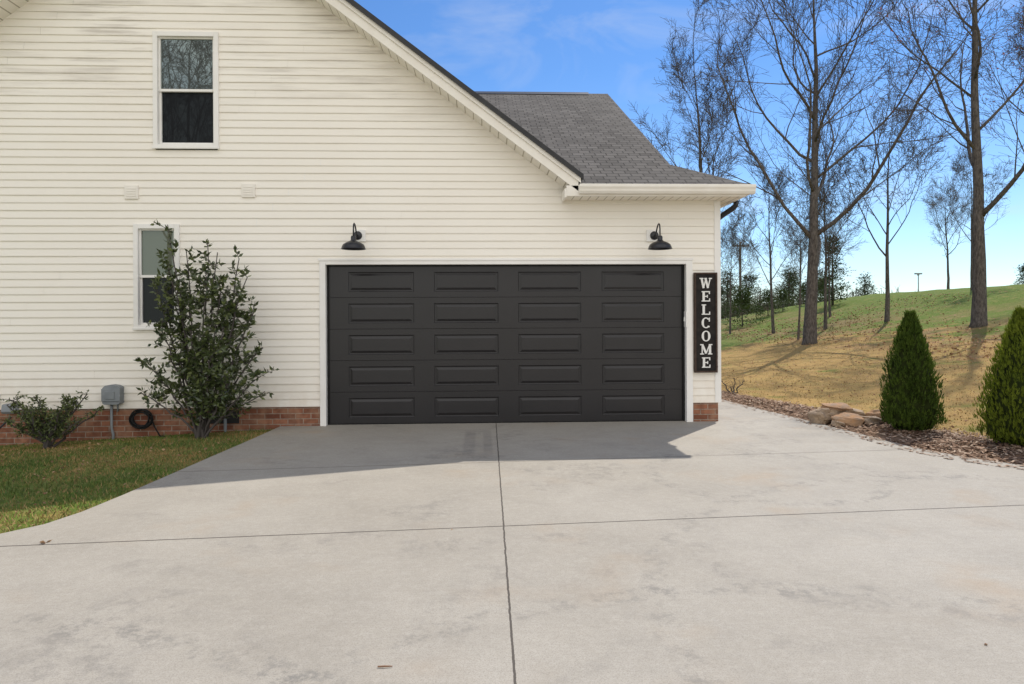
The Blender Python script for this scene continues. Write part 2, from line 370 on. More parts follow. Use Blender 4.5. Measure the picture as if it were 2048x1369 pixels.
mk("leaf_litter",g,[M_leafL,M_leafD],kind="stuff",label="fallen brown leaves scattered over the grass",category="fallen leaves")

# ------------------------------------------------------------------ house
XA=-4.41; PK=3.786-.75*XA
def Zs(x): return PK-.75*abs(x-XA)
WR=2.924
house=empty("house",(-3,0,0),"cream vinyl-sided house with attached two-car garage","house")
holes=[(-4.69,-3.88,3.74,5.24),(-4.955,-4.415,1.32,2.67),(-2.5,2.51,-1,2.19)]
def siding(b,x0,x1,z0,ztop,holes,mp,gable=True):
    h=.1016; k=0; z=z0
    while z<ztop:
        za=z; zb=z+h
        def lim(zz):
            l,r=x0,x1
            if gable and zz>3.14:
                d=(PK+.10-zz)/.75
                l=max(x0,XA-d); r=min(x1,XA+d)
                if d<=0: return None
            return l,r
        A=lim(za); C=lim(zb)
        if A is None: break
        if C is None: C=(XA,XA+.001)
        cuts=[]
        zm=(za+zb)/2
        for (a,bb,lo,hi) in holes:
            if lo<zm<hi: cuts.append((a,bb))
        cuts.sort(); segs=[]
        edges=[('L',None)]
        for a,bb in cuts: segs.append((edges[-1],('N',a))); edges.append(('N',bb))
        segs.append((edges[-1],('R',None)))
        for (s,e) in segs:
            sa=A[0] if s[0]=='L' else s[1]; sc=C[0] if s[0]=='L' else s[1]
            ea=A[1] if e[0]=='R' else e[1]; ec=C[1] if e[0]=='R' else e[1]
            off=(k*1.937)%3.66; pts=[]
            q=x0+off-3.66
            while q<x1:
                if max(sa,sc)+.15<q<min(ea,ec)-.15: pts.append(q)
                q+=3.66
            la=[sa]+pts+[ea]; lc=[sc]+pts+[ec]
            for i in range(len(la)-1):
                yo=-.0016*((i+k)%2)
                prof=[(-.006,za+.001),(-.018+yo,za),(-.019+yo,za+.010),(-.0075+yo,zb-.003),(-.006,zb+.0015)]
                vs=[]
                for (yy,zz) in prof:
                    f=(zz-za)/h; f=max(0,min(1,f))
                    vs.append(mp(la[i]*(1-f)+lc[i]*f,yy,zz)); vs.append(mp(la[i+1]*(1-f)+lc[i+1]*f,yy,zz))
                b.add(vs,[(2*j,2*j+1,2*j+3,2*j+2) for j in range(4)])
        z+=h; k+=1
b=B()
siding(b,-9.6,WR,.235,6.95,holes,lambda u,y,z:(u,y,z))
siding(b,0.0,10.6,.235,3.1,[],lambda u,y,z:(WR-y,u,z),gable=False)
b.prism([(-9.6,.2),(-9.58,.2),(-9.58,3.2),(-9.6,3.2)],0,10.6)
b.box(-9.6,WR,10.58,10.6,.2,3.2)
b.prismY([(.52,3.6),(10.08,3.6),(5.3,6.2)],2.12,2.2)
mk("wall",b,M_sid,house,label="cream horizontal lap vinyl siding with faint mildew")
b=B(); b.box(-9.58,-2.53,.0,.15,-.6,.236); b.box(-9.58,-9.4,.15,10.5,-.6,.236); b.box(-4.02,-3.62,-.012,.0,.02,.2,1)
mk("foundation",b,[M_brick,M_dgrey],house,label="low red brick foundation course with vent")
b=B(); b.box(2.55,WR-.012,.0,.15,-.6,.236); b.box(WR-.16,WR-.012,.15,10.5,-.6,.236,1)
mk("foundation",b,[M_brick,M_brickS],house,label="orange brick foundation at the garage corner")
b=B(); b.box(WR-.062,WR+.024,-.03,.0,.236,3.03); b.box(WR+.001,WR+.026,.0,.06,.236,3.03)
mk("corner_board",b,M_trim,house,bevel=.003)
# roof
roof=empty("roof",(-3,0,3.2),parent=house)
b=B()
th=.20
XR=.99; XL=2*XA-XR; EX=3.20; HD=EX-2.37
poly=[(XL,Zs(XL)+th),(XA,PK+th),(XR,Zs(XR)+th),(XR,Zs(XR)+th+.045),(XA,PK+th+.05),(XL,Zs(XL)+th+.045)]
b.prism(poly,-.42,11.4,1)
def P(y): return 3.175+.54*(y+.415)
FR=[(.95,-.415),(EX,-.415),(2.37,-.415+HD),(2.37,5.3),(-3.1,5.3),(-3.1,3.5),(.2,.05),(.95,.05)]
def plane(b,pts,zf,m,thk=.04):
    n=len(pts); vs=[(x,y,zf(x,y)) for x,y in pts]+[(x,y,zf(x,y)-thk) for x,y in pts]
    b.add(vs,[tuple(range(n)),tuple(range(2*n-1,n-1,-1))]+[(i,i+n,(i+1)%n+n,(i+1)%n) for i in range(n)],m)
plane(b,FR,lambda x,y:P(y),0)
plane(b,[(EX,-.415),(EX,11.015),(2.37,11.015-HD),(2.37,-.415+HD)],lambda x,y:3.175+.54*(EX-x)-.001,2)
plane(b,[(2.37,5.3),(2.37,11.015-HD),(EX,11.015),(-3.1,11.015),(-3.1,5.3)],lambda x,y:3.175+.54*(11.015-y),0)
b.prismY([(5.14,6.19),(5.3,6.29),(5.46,6.19),(5.3,6.25)],-3.1,1.95,3)
mk("shingles",b,[M_shF,M_shG,M_shS,M_black],roof,label="dark grey asphalt shingle roofing")
b=B()
b.prism([(XA,PK+th-.02),(XR+.0,Zs(XR)+th-.02),(XR,Zs(XR)+th+.052),(XA,PK+th+.062)],-.445,-.425)
b.prism([(XL,Zs(XL)+th-.02),(XA,PK+th-.02),(XA,PK+th+.062),(XL,Zs(XL)+th+.052)],-.446,-.424)
mk("drip_edge",b,M_black,roof,label="black metal drip edge along the gable rake")
b=B()
b.prism([(XA,PK-.01),(.93,Zs(.93)-.01),(.93,Zs(.93)+th-.002),(XA,PK+th-.002)],-.385,-.352)
b.prism([(XL,Zs(XL)-.01),(XA,PK-.01),(XA,PK+th-.002),(XL,Zs(XL)+th-.002)],-.384,-.353)
b.prism([(XA,PK+.12),(.96,Zs(.96)+.12),(.96,Zs(.96)+th-.004),(XA,PK+th-.004)],-.41,-.386)
b.prism([(XL,Zs(XL)+.12),(XA,PK+.12),(XA,PK+th-.004),(XL,Zs(XL)+th-.004)],-.409,-.386)
b.box(.77,EX-.03,-.385,-.352,3.02,3.16); b.box(EX-.06,EX-.028,-.352,11.0,3.02,3.16); b.box(.745,.77,-.385,-.02,3.0,3.12)
mk("fascia",b,M_fascia,roof,bevel=.003)
b=B()
b.prism([(XA,PK),(.80,Zs(.80)),(.80,Zs(.80)+.015),(XA,PK+.015)],-.352,.0)
b.prism([(XL,Zs(XL)),(XA,PK),(XA,PK+.015),(XL,Zs(XL)+.015)],-.352,.0)
b.box(.77,EX-.06,-.352,.0,3.03,3.045); b.box(WR,EX-.06,.0,11.0,3.031,3.045)
mk("soffit",b,M_soff,roof)
b=B()
kp=[(-.387,3.165),(-.387,3.045),(-.44,3.045),(-.46,3.075),(-.465,3.10),(-.48,3.13),(-.48,3.165),(-.472,3.165),(-.468,3.138),(-.43,3.055),(-.395,3.055),(-.395,3.165)]
b.prismY(kp,.93,EX+.07)
b.prism([(EX-.026,3.165),(EX-.026,3.045),(EX+.02,3.045),(EX+.045,3.08),(EX+.062,3.125),(EX+.062,3.165)],-.387,11.0)
mk("gutter",b,M_fascia,house,label="cream K-style gutter along the eave",bevel=.002)
b=B(); b.tube([(EX,.04,3.04),(EX-.01,.05,2.97),(EX-.05,.07,2.93),(3.06,.2,2.86),(3.01,.38,2.80),(2.99,.5,2.70),(2.985,.52,2.5),(2.985,.52,.15),(3.0,.5,.06)],.038,10)
mk("downspout",b,M_lamp,house,smooth=True,label="black round downspout elbow")
def window(xa,xb,za,zb,up_label,gm=None):
    e=empty("window",((xa+xb)/2,-.03,za),parent=house); e["label"]=up_label
    b=B(); tw=.062
    b.box(xa,xa+tw,-.045,.06,za,zb); b.box(xb-tw,xb,-.045,.06,za,zb)
    b.box(xa+tw,xb-tw,-.045,.06,zb-tw,zb); b.box(xa+tw,xb-tw,-.045,.06,za,za+tw*.8); 
    b.box(xa-.008,xb+.008,-.055,-.046,za-.012,za+.02)
    mk("frame",b,M_trim,e,bevel=.004)
    mid=za+(zb-za)*.49
    b=B(); s=.035; x0=xa+tw; x1=xb-tw
    b.box(x0,x0+s*.7,-.005,.03,mid,zb-tw); b.box(x1-s*.7,x1,-.005,.03,mid,zb-tw); b.box(x0+s*.7,x1-s*.7,-.005,.03,zb-tw-s*.6,zb-tw); b.box(x0+s*.7,x1-s*.7,-.012,.03,mid,mid+s)
    mk("sash",b,M_trim,e,bevel=.003)
    b=B(); b.box(x0,x0+s*.8,.012,.05,za+tw*.8,mid); b.box(x1-s*.8,x1,.012,.05,za+tw*.8,mid); b.box(x0+s*.8,x1-s*.8,.012,.05,za+tw*.8,za+tw*.8+s)
    mk("sash",b,M_trim,e,bevel=.003)
    b=B(); b.box(x0+.01,x1-.01,.018,.026,mid+.01,zb-tw-.01); mk("pane",b,gm or M_gl,e,label="upper glass pane reflecting sky and bare trees")
    b=B(); b.box(x0+.01,x1-.01,.036,.045,za+tw*.8+.01,mid-.002); mk("pane",b,M_gls,e,label="lower pane darkened by insect screen")
window(-4.72,-3.86,3.71,5.265,"white double-hung gable window")
window(-4.985,-4.385,1.295,2.695,"narrow white double-hung window behind shrub",M_gl2)
# garage door
gd=empty("garage_door",(0,.06,0),parent=house); gd["label"]="charcoal sectional door with four raised panels per row"
rows=5; H=2.15; sh=H/rows; cols=[(-2.17,-1.28),(-1.005,-.125),(.15,1.02),(1.31,2.18)]
for r in range(rows):
    b=B(); z0=-.012+r*sh+.002; z1=z0+sh-.005; yf=.07
    px0,px1=z0+.078,z1-.080
    xsb=[-2.44]+[v for c_ in cols for v in c_]+[2.44]
    zsb=[z0,px0,px1,z1]
    for i in range(len(xsb)-1):
        for j in range(3):
            if i%2==1 and j==1: continue
            b.add([(xsb[i],yf,zsb[j]),(xsb[i+1],yf,zsb[j]),(xsb[i+1],yf,zsb[j+1]),(xsb[i],yf,zsb[j+1])],[(0,1,2,3)])
    for (a,c_) in cols:
        rings=[(0,0),(.007,.008),(.014,.011),(.022,.011),(.048,.0005),(.052,-.001)]
        vs=[]
        for o_,d_ in rings: vs+=[(a+o_,yf+d_,px0+o_),(c_-o_,yf+d_,px0+o_),(c_-o_,yf+d_,px1-o_),(a+o_,yf+d_,px1-o_)]
        fs=[]
        for q in range(len(rings)-1):
            for w in range(4): fs.append((q*4+w,q*4+(w+1)%4,q*4+4+(w+1)%4,q*4+4+w))
        q=(len(rings)-1)*4; fs.append((q,q+1,q+2,q+3)); b.add(vs,fs)
    b.add([(-2.44,yf,z1),(2.44,yf,z1),(2.44,yf+.012,z1+.004),(-2.44,yf+.012,z1+.004)],[(0,1,2,3)])
    b.add([(-2.44,yf+.012,z0-.002),(2.44,yf+.012,z0-.002),(2.44,yf,z0),(-2.44,yf,z0)],[(0,1,2,3)])
    b.add([(-2.44,yf+.014,z0-.005),(2.44,yf+.014,z0-.005),(2.44,yf+.014,z1+.005),(-2.44,yf+.014,z1+.005)],[(0,1,2,3)])
    mk("door_panel",b,M_door,gd)
b=B(); b.box(-2.44,2.44,.062,.09,-.03,-.012); b.box(-2.462,-2.432,.045,.068,-.02,2.15); b.box(2.432,2.462,.045,.068,-.02,2.15); b.box(-2.432,2.432,.045,.068,2.132,2.155)
mk("weather_seal",b,M_seal,gd)
b=B(); b.box(2.452,2.475,-.055,.04,1.28,1.5); b.box(2.44,2.452,-.005,.02,1.36,1.42)
mk("latch",b,M_trim,gd,bevel=.003)
b=B(); b.box(-2.535,-2.455,-.04,.1,-.03,2.22); b.box(2.462,2.55,-.04,.1,-.03,2.22); b.box(-2.455,2.462,-.04,.1,2.15,2.22); b.box(-2.55,2.565,-.05,-.041,2.2,2.232)
mk("door_frame",b,M_trim,house,bevel=.004,label="white trim around the garage opening")
for sx in (-1,1):
    X=2.0*sx
    e=empty("wall_lamp",(X,-.03,2.54),parent=house); e["label"]="matt black gooseneck barn lamp"
    b=B(); b.box(X-.085,X+.085,-.045,-.0,2.46,2.62); mk("mounting_block",b,M_trim,e,bevel=.006)
    b=B()
    prof=[(.0,-.075),(.045,-.072),(.058,-.06),(.06,-.046)]
    vs=[];fs=[]
    for r_,yy in prof:
        for k_ in range(20): a=k_*math.pi/10; vs.append((X+.02*sx+r_*math.cos(a),yy,2.54+r_*math.sin(a)))
    for i in range(3):
        for k_ in range(20): fs.append((i*20+k_,i*20+(k_+1)%20,i*20+20+(k_+1)%20,i*20+20+k_))
    b.add(vs,fs); mk("mounting_plate",b,M_lamp,e,smooth=True)
    b=B(); X2=X+.02*sx
    pts=[(-.07,2.54),(-.11,2.545),(-.15,2.57),(-.19,2.62),(-.24,2.66),(-.29,2.67),(-.33,2.645),(-.345,2.59),(-.345,2.49)]
    b.tube([(X2,yy,zz) for yy,zz in pts],.010,8); mk("arm",b,M_lamp,e,smooth=True)
    b=B(); b.lathe([(.001,2.505),(.028,2.50),(.034,2.48),(.034,2.445),(.05,2.43),(.10,2.41),(.135,2.385),(.15,2.355),(.155,2.335),(.162,2.33),(.162,2.326),(.152,2.33),(.13,2.375),(.05,2.42),(.001,2.425)],(X2,-.345),28)
    mk("lamp_shade",b,M_lamp,e,smooth=True)
for X,Z in ((-5.01,3.12),(-3.475,3.145)):
    b=B(); b.box(X-.09,X+.09,-.036,-.0,Z-.09,Z+.09)
    for i in range(4): b.box(X-.06,X+.06,-.041,-.037,Z-.06+i*.033,Z-.042+i*.033)
    mk("vent",b,M_fascia,house,bevel=.003,label="square cream wall vent")
e=empty("utility_box",(-5.24,-.05,.43),parent=house); e["label"]="grey utility box with rounded top and conduit"
b=B(); arcp=[(-5.355,.32),(-5.33,.30),(-5.15,.30),(-5.125,.32),(-5.125,.52),(-5.16,.552),(-5.24,.565),(-5.32,.552),(-5.355,.52)]
b.prism(arcp,-.12,-.0); b.box(-5.361,-5.119,-.132,-.121,.345,.51); b.box(-5.31,-5.19,-.14,-.133,.375,.48); mk("box_cover",b,M_grey,e,bevel=.008)
b=B(); b.tube([(-5.27,-.05,.31),(-5.27,-.05,-.02),(-5.25,-.05,-.1),(-5.25,-.05,-.3)],.017,8); b.tube([(-5.2,-.03,.31),(-5.2,-.03,.2)],.012,6); mk("conduit",b,M_grey,e,smooth=True)
b=B(); b.prismY([(-.0,.2),(-.09,.19),(-.11,.22),(-.09,.31),(-.0,.32)],-6.66,-6.48); b.box(-6.64,-6.5,-.098,-.0,.2,.215); mk("dryer_vent",b,M_grey,house,bevel=.006,label="grey hooded dryer vent above the brick")
b=B(); b.box(-6.86,-6.73,-.06,0,.28,.45); mk("outlet_box",b,M_trim,house,bevel=.008,label="white weatherproof outlet box")
b=B(); pts=[]
for i in range(140):
    a=i/140*2*math.pi*6; r_=.115+.022*math.sin(i*.37); pts.append((-4.88+r_*math.cos(a)*1.1,-.05-.035*((i/140))+.008*math.sin(i*.9),.10+r_*math.sin(a)*.95))
b.tube(pts,.0095,6); b.tube([(-4.75,-.05,.1),(-4.7,-.08,.0),(-4.62,-.1,-.12),(-4.5,-.12,-.14)],.0095,6)
mk("cable_coil",b,M_seal,None,(-4.88,-.05,.1),smooth=True,label="coiled black cable hanging on the brick foundation",category="cable")
b=B(); b.tube([(-6.52,-.12,.15),(-6.6,-.3,-.02),(-6.72,-.6,-.22)],.012,8)
mk("garden_stake",b,M_lamp,None,(-6.6,-.3,-.2),label="thin black metal stake leaning on brick wall",category="stake")
b=B(); b.box(-7.3,-6.45,-.85,-.5,-.255,-.20); b.box(-7.3,-6.6,-.9,-.86,-.25,-.21)
mk("splash_block",b,M_seal,None,(-6.8,-.7,-.25),bevel=.015,label="low black plastic splash tray on the lawn",category="splash block")
b=B(); b.tube([(-3.79,-.04,.42),(-3.79,-.04,-.2)],.02,8); b.box(-3.84,-3.74,-.06,-.0,.42,.62)
mk("conduit",b,M_grey,house,label="grey conduit with small junction box")

# ------------------------------------------------------------------ sign
sg=empty("welcome_sign",(2.72,-.045,.655),"tall black welcome sign with white letters on siding","sign")
b=B(); b.box(2.585,2.865,-.062,-.03,.675,2.01); mk("board",b,M_sign,sg)
b=B(); b.box(2.565,2.588,-.075,-.028,.655,2.03); b.box(2.862,2.885,-.075,-.028,.655,2.03); b.box(2.588,2.862,-.075,-.028,2.007,2.03); b.box(2.588,2.862,-.075,-.028,.655,.678)
mk("frame",b,M_signf,sg,bevel=.002)
def stroke(b,p,q,w,k):
    p=Vector(p);q=Vector(q);d=(q-p).normalized();n_=Vector((-d.y,d.x))*w/2
    poly=[p-n_,q-n_,q+n_,p+n_]; b.prism([(v.x,v.y) for v in poly],-.068-.0004*k,-.0625)
def letter(ch,cx,cz,w,h):
    b=B(); x0=cx-w/2;z0=cz-h/2; tk=.032; tn=.0145
    def S(a,c,wd): 
        stroke(b,(x0+a[0]*w,z0+a[1]*h),(x0+c[0]*w,z0+c[1]*h),wd,len(b.f)/6%12)
    if ch in 'EL':
        S((.27,0),(.27,1),tk); S((.05,.05),(.9,.05),tn)
        S((.9,-.0),(.9,.30),tn)
        if ch=='E': S((.05,.95),(.88,.95),tn); S((.88,1.0),(.88,.72),tn); S((.3,.5),(.66,.5),tn); S((.66,.36),(.66,.64),tn*.8)
        else: S((.05,.95),(.52,.95),tn)
    if ch=='M':
        S((.16,0),(.16,1),tn); S((.84,0),(.84,1),tk); S((.17,.98),(.5,.1),tk*.9); S((.5,.1),(.82,.98),tn)
        S((-.02,.05),(.32,.05),tn); S((.66,.05),(1.04,.05),tn); S((-.02,.95),(.2,.95),tn); S((.8,.95),(1.04,.95),tn)
    if ch=='W':
        S((.13,1),(.31,.02),tk*.9); S((.31,.02),(.5,.9),tn); S((.48,.95),(.69,.02),tk*.9); S((.69,.02),(.89,1),tn)
        S((-.04,.95),(.3,.95),tn); S((.38,.95),(.6,.95),tn); S((.76,.95),(1.04,.95),tn)
    if ch in 'CO':
        n=36; a0,a1=(0,2*math.pi) if ch=='O' else (math.radians(42),math.radians(320))
        vs=[];fs=[]
        for i in range(n+1):
            a=a0+(a1-a0)*i/n; ca,sa=math.cos(a),math.sin(a)
            for (rx,rz) in ((.47*w,.52*h),(.47*w-tk*1.0*abs(ca)-tn*.8*(1-abs(ca)),.52*h-tn)):
                vs+= [(cx+rx*ca,-.069,cz+rz*sa),(cx+rx*ca,-.0625,cz+rz*sa)]
        for i in range(n):
            o=i*4; fs+=[(o,o+4,o+6,o+2),(o,o+1,o+5,o+4),(o+2,o+6,o+7,o+3)]
        b.add(vs,fs)
        if ch=='C': S((.86,.62),(.86,1.0),tn); S((.84,.2),(.78,.06),tn)
    mk("letter",b,M_let,sg,(cx,-.062,cz))
for i,ch in enumerate("WELCOME"):
    letter(ch,2.725,1.885-i*.182,.16 if ch in 'WM' else .13,.142)

# ------------------------------------------------------------------ rocks
rk=[(4.24,-.22,.0,.13,.13,.11,0),(4.52,-.42,.0,.19,.14,.08,1),(4.80,-.45,.0,.15,.13,.07,0),(5.0,-.30,.0,.12,.13,.10,1),(4.40,-.15,.09,.19,.14,.055,0),(4.72,-.16,.08,.16,.13,.06,0),(4.50,-.16,.18,.20,.13,.04,1),(5.14,-.40,.0,.08,.09,.055,0),(4.34,-.50,-.01,.09,.07,.045,0)]
for i,(x,y,z,a,bb,c_,m) in enumerate(rk):
    bm=bmesh.new(); bmesh.ops.create_icosphere(bm,subdivisions=3,radius=1); rr=random.Random(i+3)
    ph=[rr.uniform(0,6) for _ in range(6)]
    for v in bm.verts:
        p=v.co; s=1+.16*math.sin(p.x*3+ph[0])*math.sin(p.y*4+ph[1])+.10*math.sin(p.z*6+ph[2]+p.x*3)+rr.uniform(-.03,.03)
        q=Vector((math.copysign(abs(p.x)**.75,p.x),math.copysign(abs(p.y)**.75,p.y),math.copysign(min(abs(p.z)**.7,.82),p.z)))*s
        v.co=Vector((q.x*a,q.y*bb,q.z*c_))
    me=bpy.data.meshes.new("rock"); bm.to_mesh(me); bm.free(); me.materials.append(M_rock2 if m else M_rock)
    o=bpy.data.objects.new("rock",me); col.objects.link(o); o.location=(x,y,z-.03+c_*.8); o.rotation_euler=(rr.uniform(-.15,.15),rr.uniform(-.18,.18),rr.uniform(-.6,.6))
    o["label"]="flat rusty sandstone rock stacked in mulch bed" if m else "tan sandstone rock piled in mulch bed"; o["category"]="rock"; o["group"]="rocks piled in the mulch bed"

# ------------------------------------------------------------------ bare trees
def rdir(d,ang,rr,az=None):
    d=Vector(d).normalized(); u=d.orthogonal().normalized(); a=rr.uniform(0,2*math.pi) if az is None else az; u.rotate(Matrix.Rotation(a,3,d))
    return (d*math.cos(ang)+u*math.sin(ang)).normalized()
def bare(seed,H,r0,spread=1.0,start=.33,nl=(15,8,6,4),lean=(0,0),buds=False,twr=.0075,wig=.04,cr0=(.30,.52),cl0=(.34,.52),fall=.62,trop=1.0,cl1=(.38,.62)):
    rr=random.Random(seed); tb=B(); cb=B()
    segs=[12,9,6,4,2]; sides=[12,7,4,3,3]; az0=rr.uniform(0,6.28)
    def grow(p,d,L,r,lv):
        n=segs[lv]; pts=[p.copy()]; rad=[r]; d=d.copy(); dirs=[d.copy()]
        end=r*(.16 if lv==0 else .25)
        for i in range(n):
            w=[wig,.12,.16,.2,.22][lv]
            d=d+Vector((rr.gauss(0,w),rr.gauss(0,w),rr.gauss(0,w*.5)+[.04,.085,.06,.035,.02][lv]*trop))
            if lv==0: d=Vector((lean[0]+(d.x-lean[0])*.72,lean[1]+(d.y-lean[1])*.72,d.z))
            d.normalize()
            p=p+d*(L/n); pts.append(p.copy()); rad.append(max(twr*.7,r+(end-r)*((i+1)/n)**.85)); dirs.append(d.copy())
        if lv==0: rad[0]*=1.35; pts.insert(1,pts[0].lerp(pts[1],.25)); rad.insert(1,r*1.05); dirs.insert(1,dirs[0])
        (tb if lv<=1 else cb).tube(pts,rad,sides[lv],0,cap=(lv<2))
        if lv>=4: 
            if buds and rr.random()<.35: cb.leaf(pts[-1],dirs[-1],.06,.05,1)
            return
        nc=nl[lv]; s0=[start,.18,.15,.1][lv]
        m=len(pts)-1
        for k in range(nc):
            t_=s0+(1-s0)*((k+rr.random())/nc)**(.85); f=t_*m; i=min(int(f),m-1); q=pts[i].lerp(pts[i+1],f-i); dd=dirs[min(i+1,m)]
            rloc=rad[i]+(rad[i+1]-rad[i])*(f-i)
            ang=math.radians(rr.uniform(32,52))*spread if lv==0 else math.radians(rr.uniform(22,50))
            if lv==0: cl=H*rr.uniform(*cl0)*(1-fall*(t_-s0)/(1-s0)); cr=rloc*rr.uniform(*cr0)
            elif lv==1: cl=L*rr.uniform(*cl1)*(1-.45*t_); cr=rloc*rr.uniform(.38,.62)
            else: cl=L*rr.uniform(.38,.62)*(1-.45*t_); cr=rloc*rr.uniform(.34,.58)
            cr=max(cr,twr); grow(q,rdir(dd,ang,rr,az0+k*2.4+rr.uniform(-.4,.4) if lv==0 else None),max(cl,.3),cr,lv+1)
        if lv<3: grow(pts[-1],dirs[-1],L*.35,rad[-1],lv+1)
    grow(Vector((0,0,-.15)),Vector((lean[0],lean[1],1)).normalized(),H*.80,r0,0)
    return tb,cb
def put_tree(name,tb,cb,x,y,label,cat="tree",mats=(None,None),scale=1,rot=0,group=None,src=None,zs=1.0):
    z=T(x,y)
    e=empty(name,(x,y,z),label,cat); e.rotation_euler=(0,0,rot); e.scale=(scale,scale,scale*zs)
    if group: e["group"]=group
    if src: 
        for so in src:
            o=so.copy(); col.objects.link(o); o.parent=e; o.location=(0,0,0)
        return e,src
    a=mk("trunk",tb,mats[0],e,local=True,smooth=True); c=mk("crown",cb,mats[1],e,local=True)
    a.location=(0,0,0); c.location=(0,0,0); return e,(a,c)
BM=(M_bark,[M_twig,M_bud])
GT="bare winter trees on the lawn"
put_tree("tree",*bare(15,15.6,.24,1.15,.25,(17,9,7,4),(-.01,0),cr0=(.40,.62),cl0=(.44,.56),fall=.5,trop=.85,cl1=(.45,.7)),11.6,15.2,"large bare hardwood tree with wide spreading limbs on lawn",mats=BM,group=GT)
put_tree("tree",*bare(30,13.4,.16,.95,.38,(15,8,6,4),cr0=(.34,.55),cl0=(.24,.34),fall=.4,trop=.9,cl1=(.42,.66)),8.9,18.6,"bare tree with rounded upright crown behind house",mats=BM,group=GT)
put_tree("tree",*bare(37,17,.22,1.1,.32,(14,8,6,4),(.01,0),True,cr0=(.36,.58),cl0=(.32,.44),fall=.5,trop=.85,cl1=(.45,.7)),15.6,12,"tall bare tree with reddish buds on leafy slope",mats=BM,group=GT)
_,thin=put_tree("tree",*bare(41,9.2,.10,1.1,.38,(13,7,5,3),(.05,0),cr0=(.34,.6),trop=.9),16.2,18,"slim leaning bare tree on the slope",mats=BM,group=GT)
_,mid=put_tree("tree",*bare(52,12.0,.15,1.0,.33,(14,8,6,4),(-.04,0),True,cr0=(.36,.62)),22.2,16.6,"bare tree with reddish buds at the bank",mats=BM,group=GT)
_,slim=put_tree("tree",*bare(61,8.6,.08,.85,.3,(11,7,5,3),(-.03,.02),cr0=(.34,.6)),13.3,22.2,"slim bare sapling on the lawn",mats=BM,group=GT)
for src,x,y,s,r in ((slim,14.7,20.1,1.0,1.2),(slim,12.2,17.4,.62,2.8),(thin,17.2,24.5,.7,2.0),(slim,12.6,26,.75,4.0),(mid,30,34,.6,1.0),(thin,23.5,23,.75,3.4),
    (slim,14.2,35,.8,.3),(slim,18.8,41,.8,3.1),(slim,24.5,43,.8,5.1)):
    put_tree("tree",None,None,x,y,"slim bare tree among the grove",scale=s,rot=r,group=GT,src=src)
for x,y,s,r in ((-14.0,-23,1.9,.5),(-18.5,-31,2.1,4)):
    put_tree("tree",None,None,x,y,"bare tree across the yard",scale=s,rot=r,group="bare trees across the yard",src=thin)

# ------------------------------------------------------------------ pines and evergreens
def pine(seed,H,Rr,lo,n,q,leafL):
    rr=random.Random(seed); tb=B(); cb=B()
    tb.tube([(0,0,-.1),(rr.uniform(-.1,.1),0,H*.5),(0,0,H*.97)],[H*.02,H*.014,H*.004],7)
    for i in range(n):
        t_=lo+(1-lo)*rr.random(); prof=math.sin(min(1,(t_-lo)/(1-lo)*1.15+.18)*math.pi)**.7*(1-.35*t_)
        a=rr.uniform(0,6.28); rad=Rr*prof*rr.uniform(.3,1.0)
        c=Vector((rad*math.cos(a),rad*math.sin(a),H*t_)); 
        if i%3==0: tb.tube([(0,0,H*t_*.95),tuple(c)],[H*.004,.01],4)
        cs=rr.uniform(.25,.5)*Rr*.4
        for k in range(q):
            o=Vector((rr.gauss(0,1),rr.gauss(0,1),rr.gauss(0,.55)))*cs
            cb.leaf(c+o,(o.x,o.y,o.z+.4*cs+.01),leafL*rr.uniform(.7,1.3),leafL*.35)
    return tb,cb
PM=(M_bark,M_pine); GP="pines beyond the lawn"
_,pa=put_tree("pine_tree",*pine(5,10,2.6,.34,75,26,.36),27,66,"loblolly pine with open irregular crown","pine tree",PM,group=GP,scale=.8,zs=.72)
_,pb=put_tree("pine_tree",*pine(8,9,2.9,.18,85,26,.36),31,70,"dark pine with rounded crown","pine tree",PM,group=GP,scale=.85,zs=.7)
for src,x,y,s,r in ((pb,24,70,.75,1),(pa,34,66,.8,2),(pb,38,74,.85,3),(pa,21.5,68,.7,4),(pb,36,62,.65,5),(pa,42,76,.85,.6),(pb,29,78,.9,1.8),(pa,45,70,.7,2.6),(pb,26,66,.55,3.3),(pb,22.5,60,.6,.2)):
    put_tree("pine_tree",None,None,x,y,"dark pine beyond the lawn","pine tree",scale=s,rot=r,group=GP,src=src,zs=.78)
for src,x,y,s,r in ((pb,56,52,.72,1),(pb,47.5,49,.45,2.2)):
    put_tree("pine_tree",None,None,x,y,"distant dark pine behind the grassy bank","pine tree",scale=s,rot=r,group=GP,src=src)
put_tree("cedar_tree",*pine(9,5.0,1.35,.06,90,30,.20),20.2,30,"bushy dark evergreen cedar among bare trunks","cedar tree",(M_bark,M_ever),scale=.8)
_,sb=put_tree("evergreen_shrub",*pine(12,2.2,1.5,.02,60,34,.16),14.8,30,"rounded dark green shrub at lawn edge","shrub",(M_bark,M_ever),group="shrubs at the lawn edge")
for x,y,s,r in ((17.6,33,.7,1),(19,34,.6,2),(21,35,.65,3),(13.0,33,.9,4),(23,37,.6,5)):
    put_tree("evergreen_shrub",None,None,x,y,"low green shrub at lawn edge","shrub",scale=s,rot=r,group="shrubs at the lawn edge",src=sb)
b=B(); rr=random.Random(77)
for i in range(900):
    x=rr.uniform(0,95); y=rr.uniform(85,130)+x*.1; h=rr.uniform(3,6.0)
    if x>62: h*=max(.25,1-(x-62)/40)
    z=T(x,y); b.tube([(x,y,z),(x+rr.uniform(-.4,.4),y,z+h)],[.09,.03],3,cap=False)
    for k in range(7):
        t_=rr.uniform(.25,1); a=rr.uniform(-1.2,1.2); L=rr.uniform(1,2.2)
        b.tube([(x,y,z+h*t_*.9),(x+L*math.sin(a),y,z+h*t_*.9+L*math.cos(a)*.7)],[.04,.012],3,cap=False)
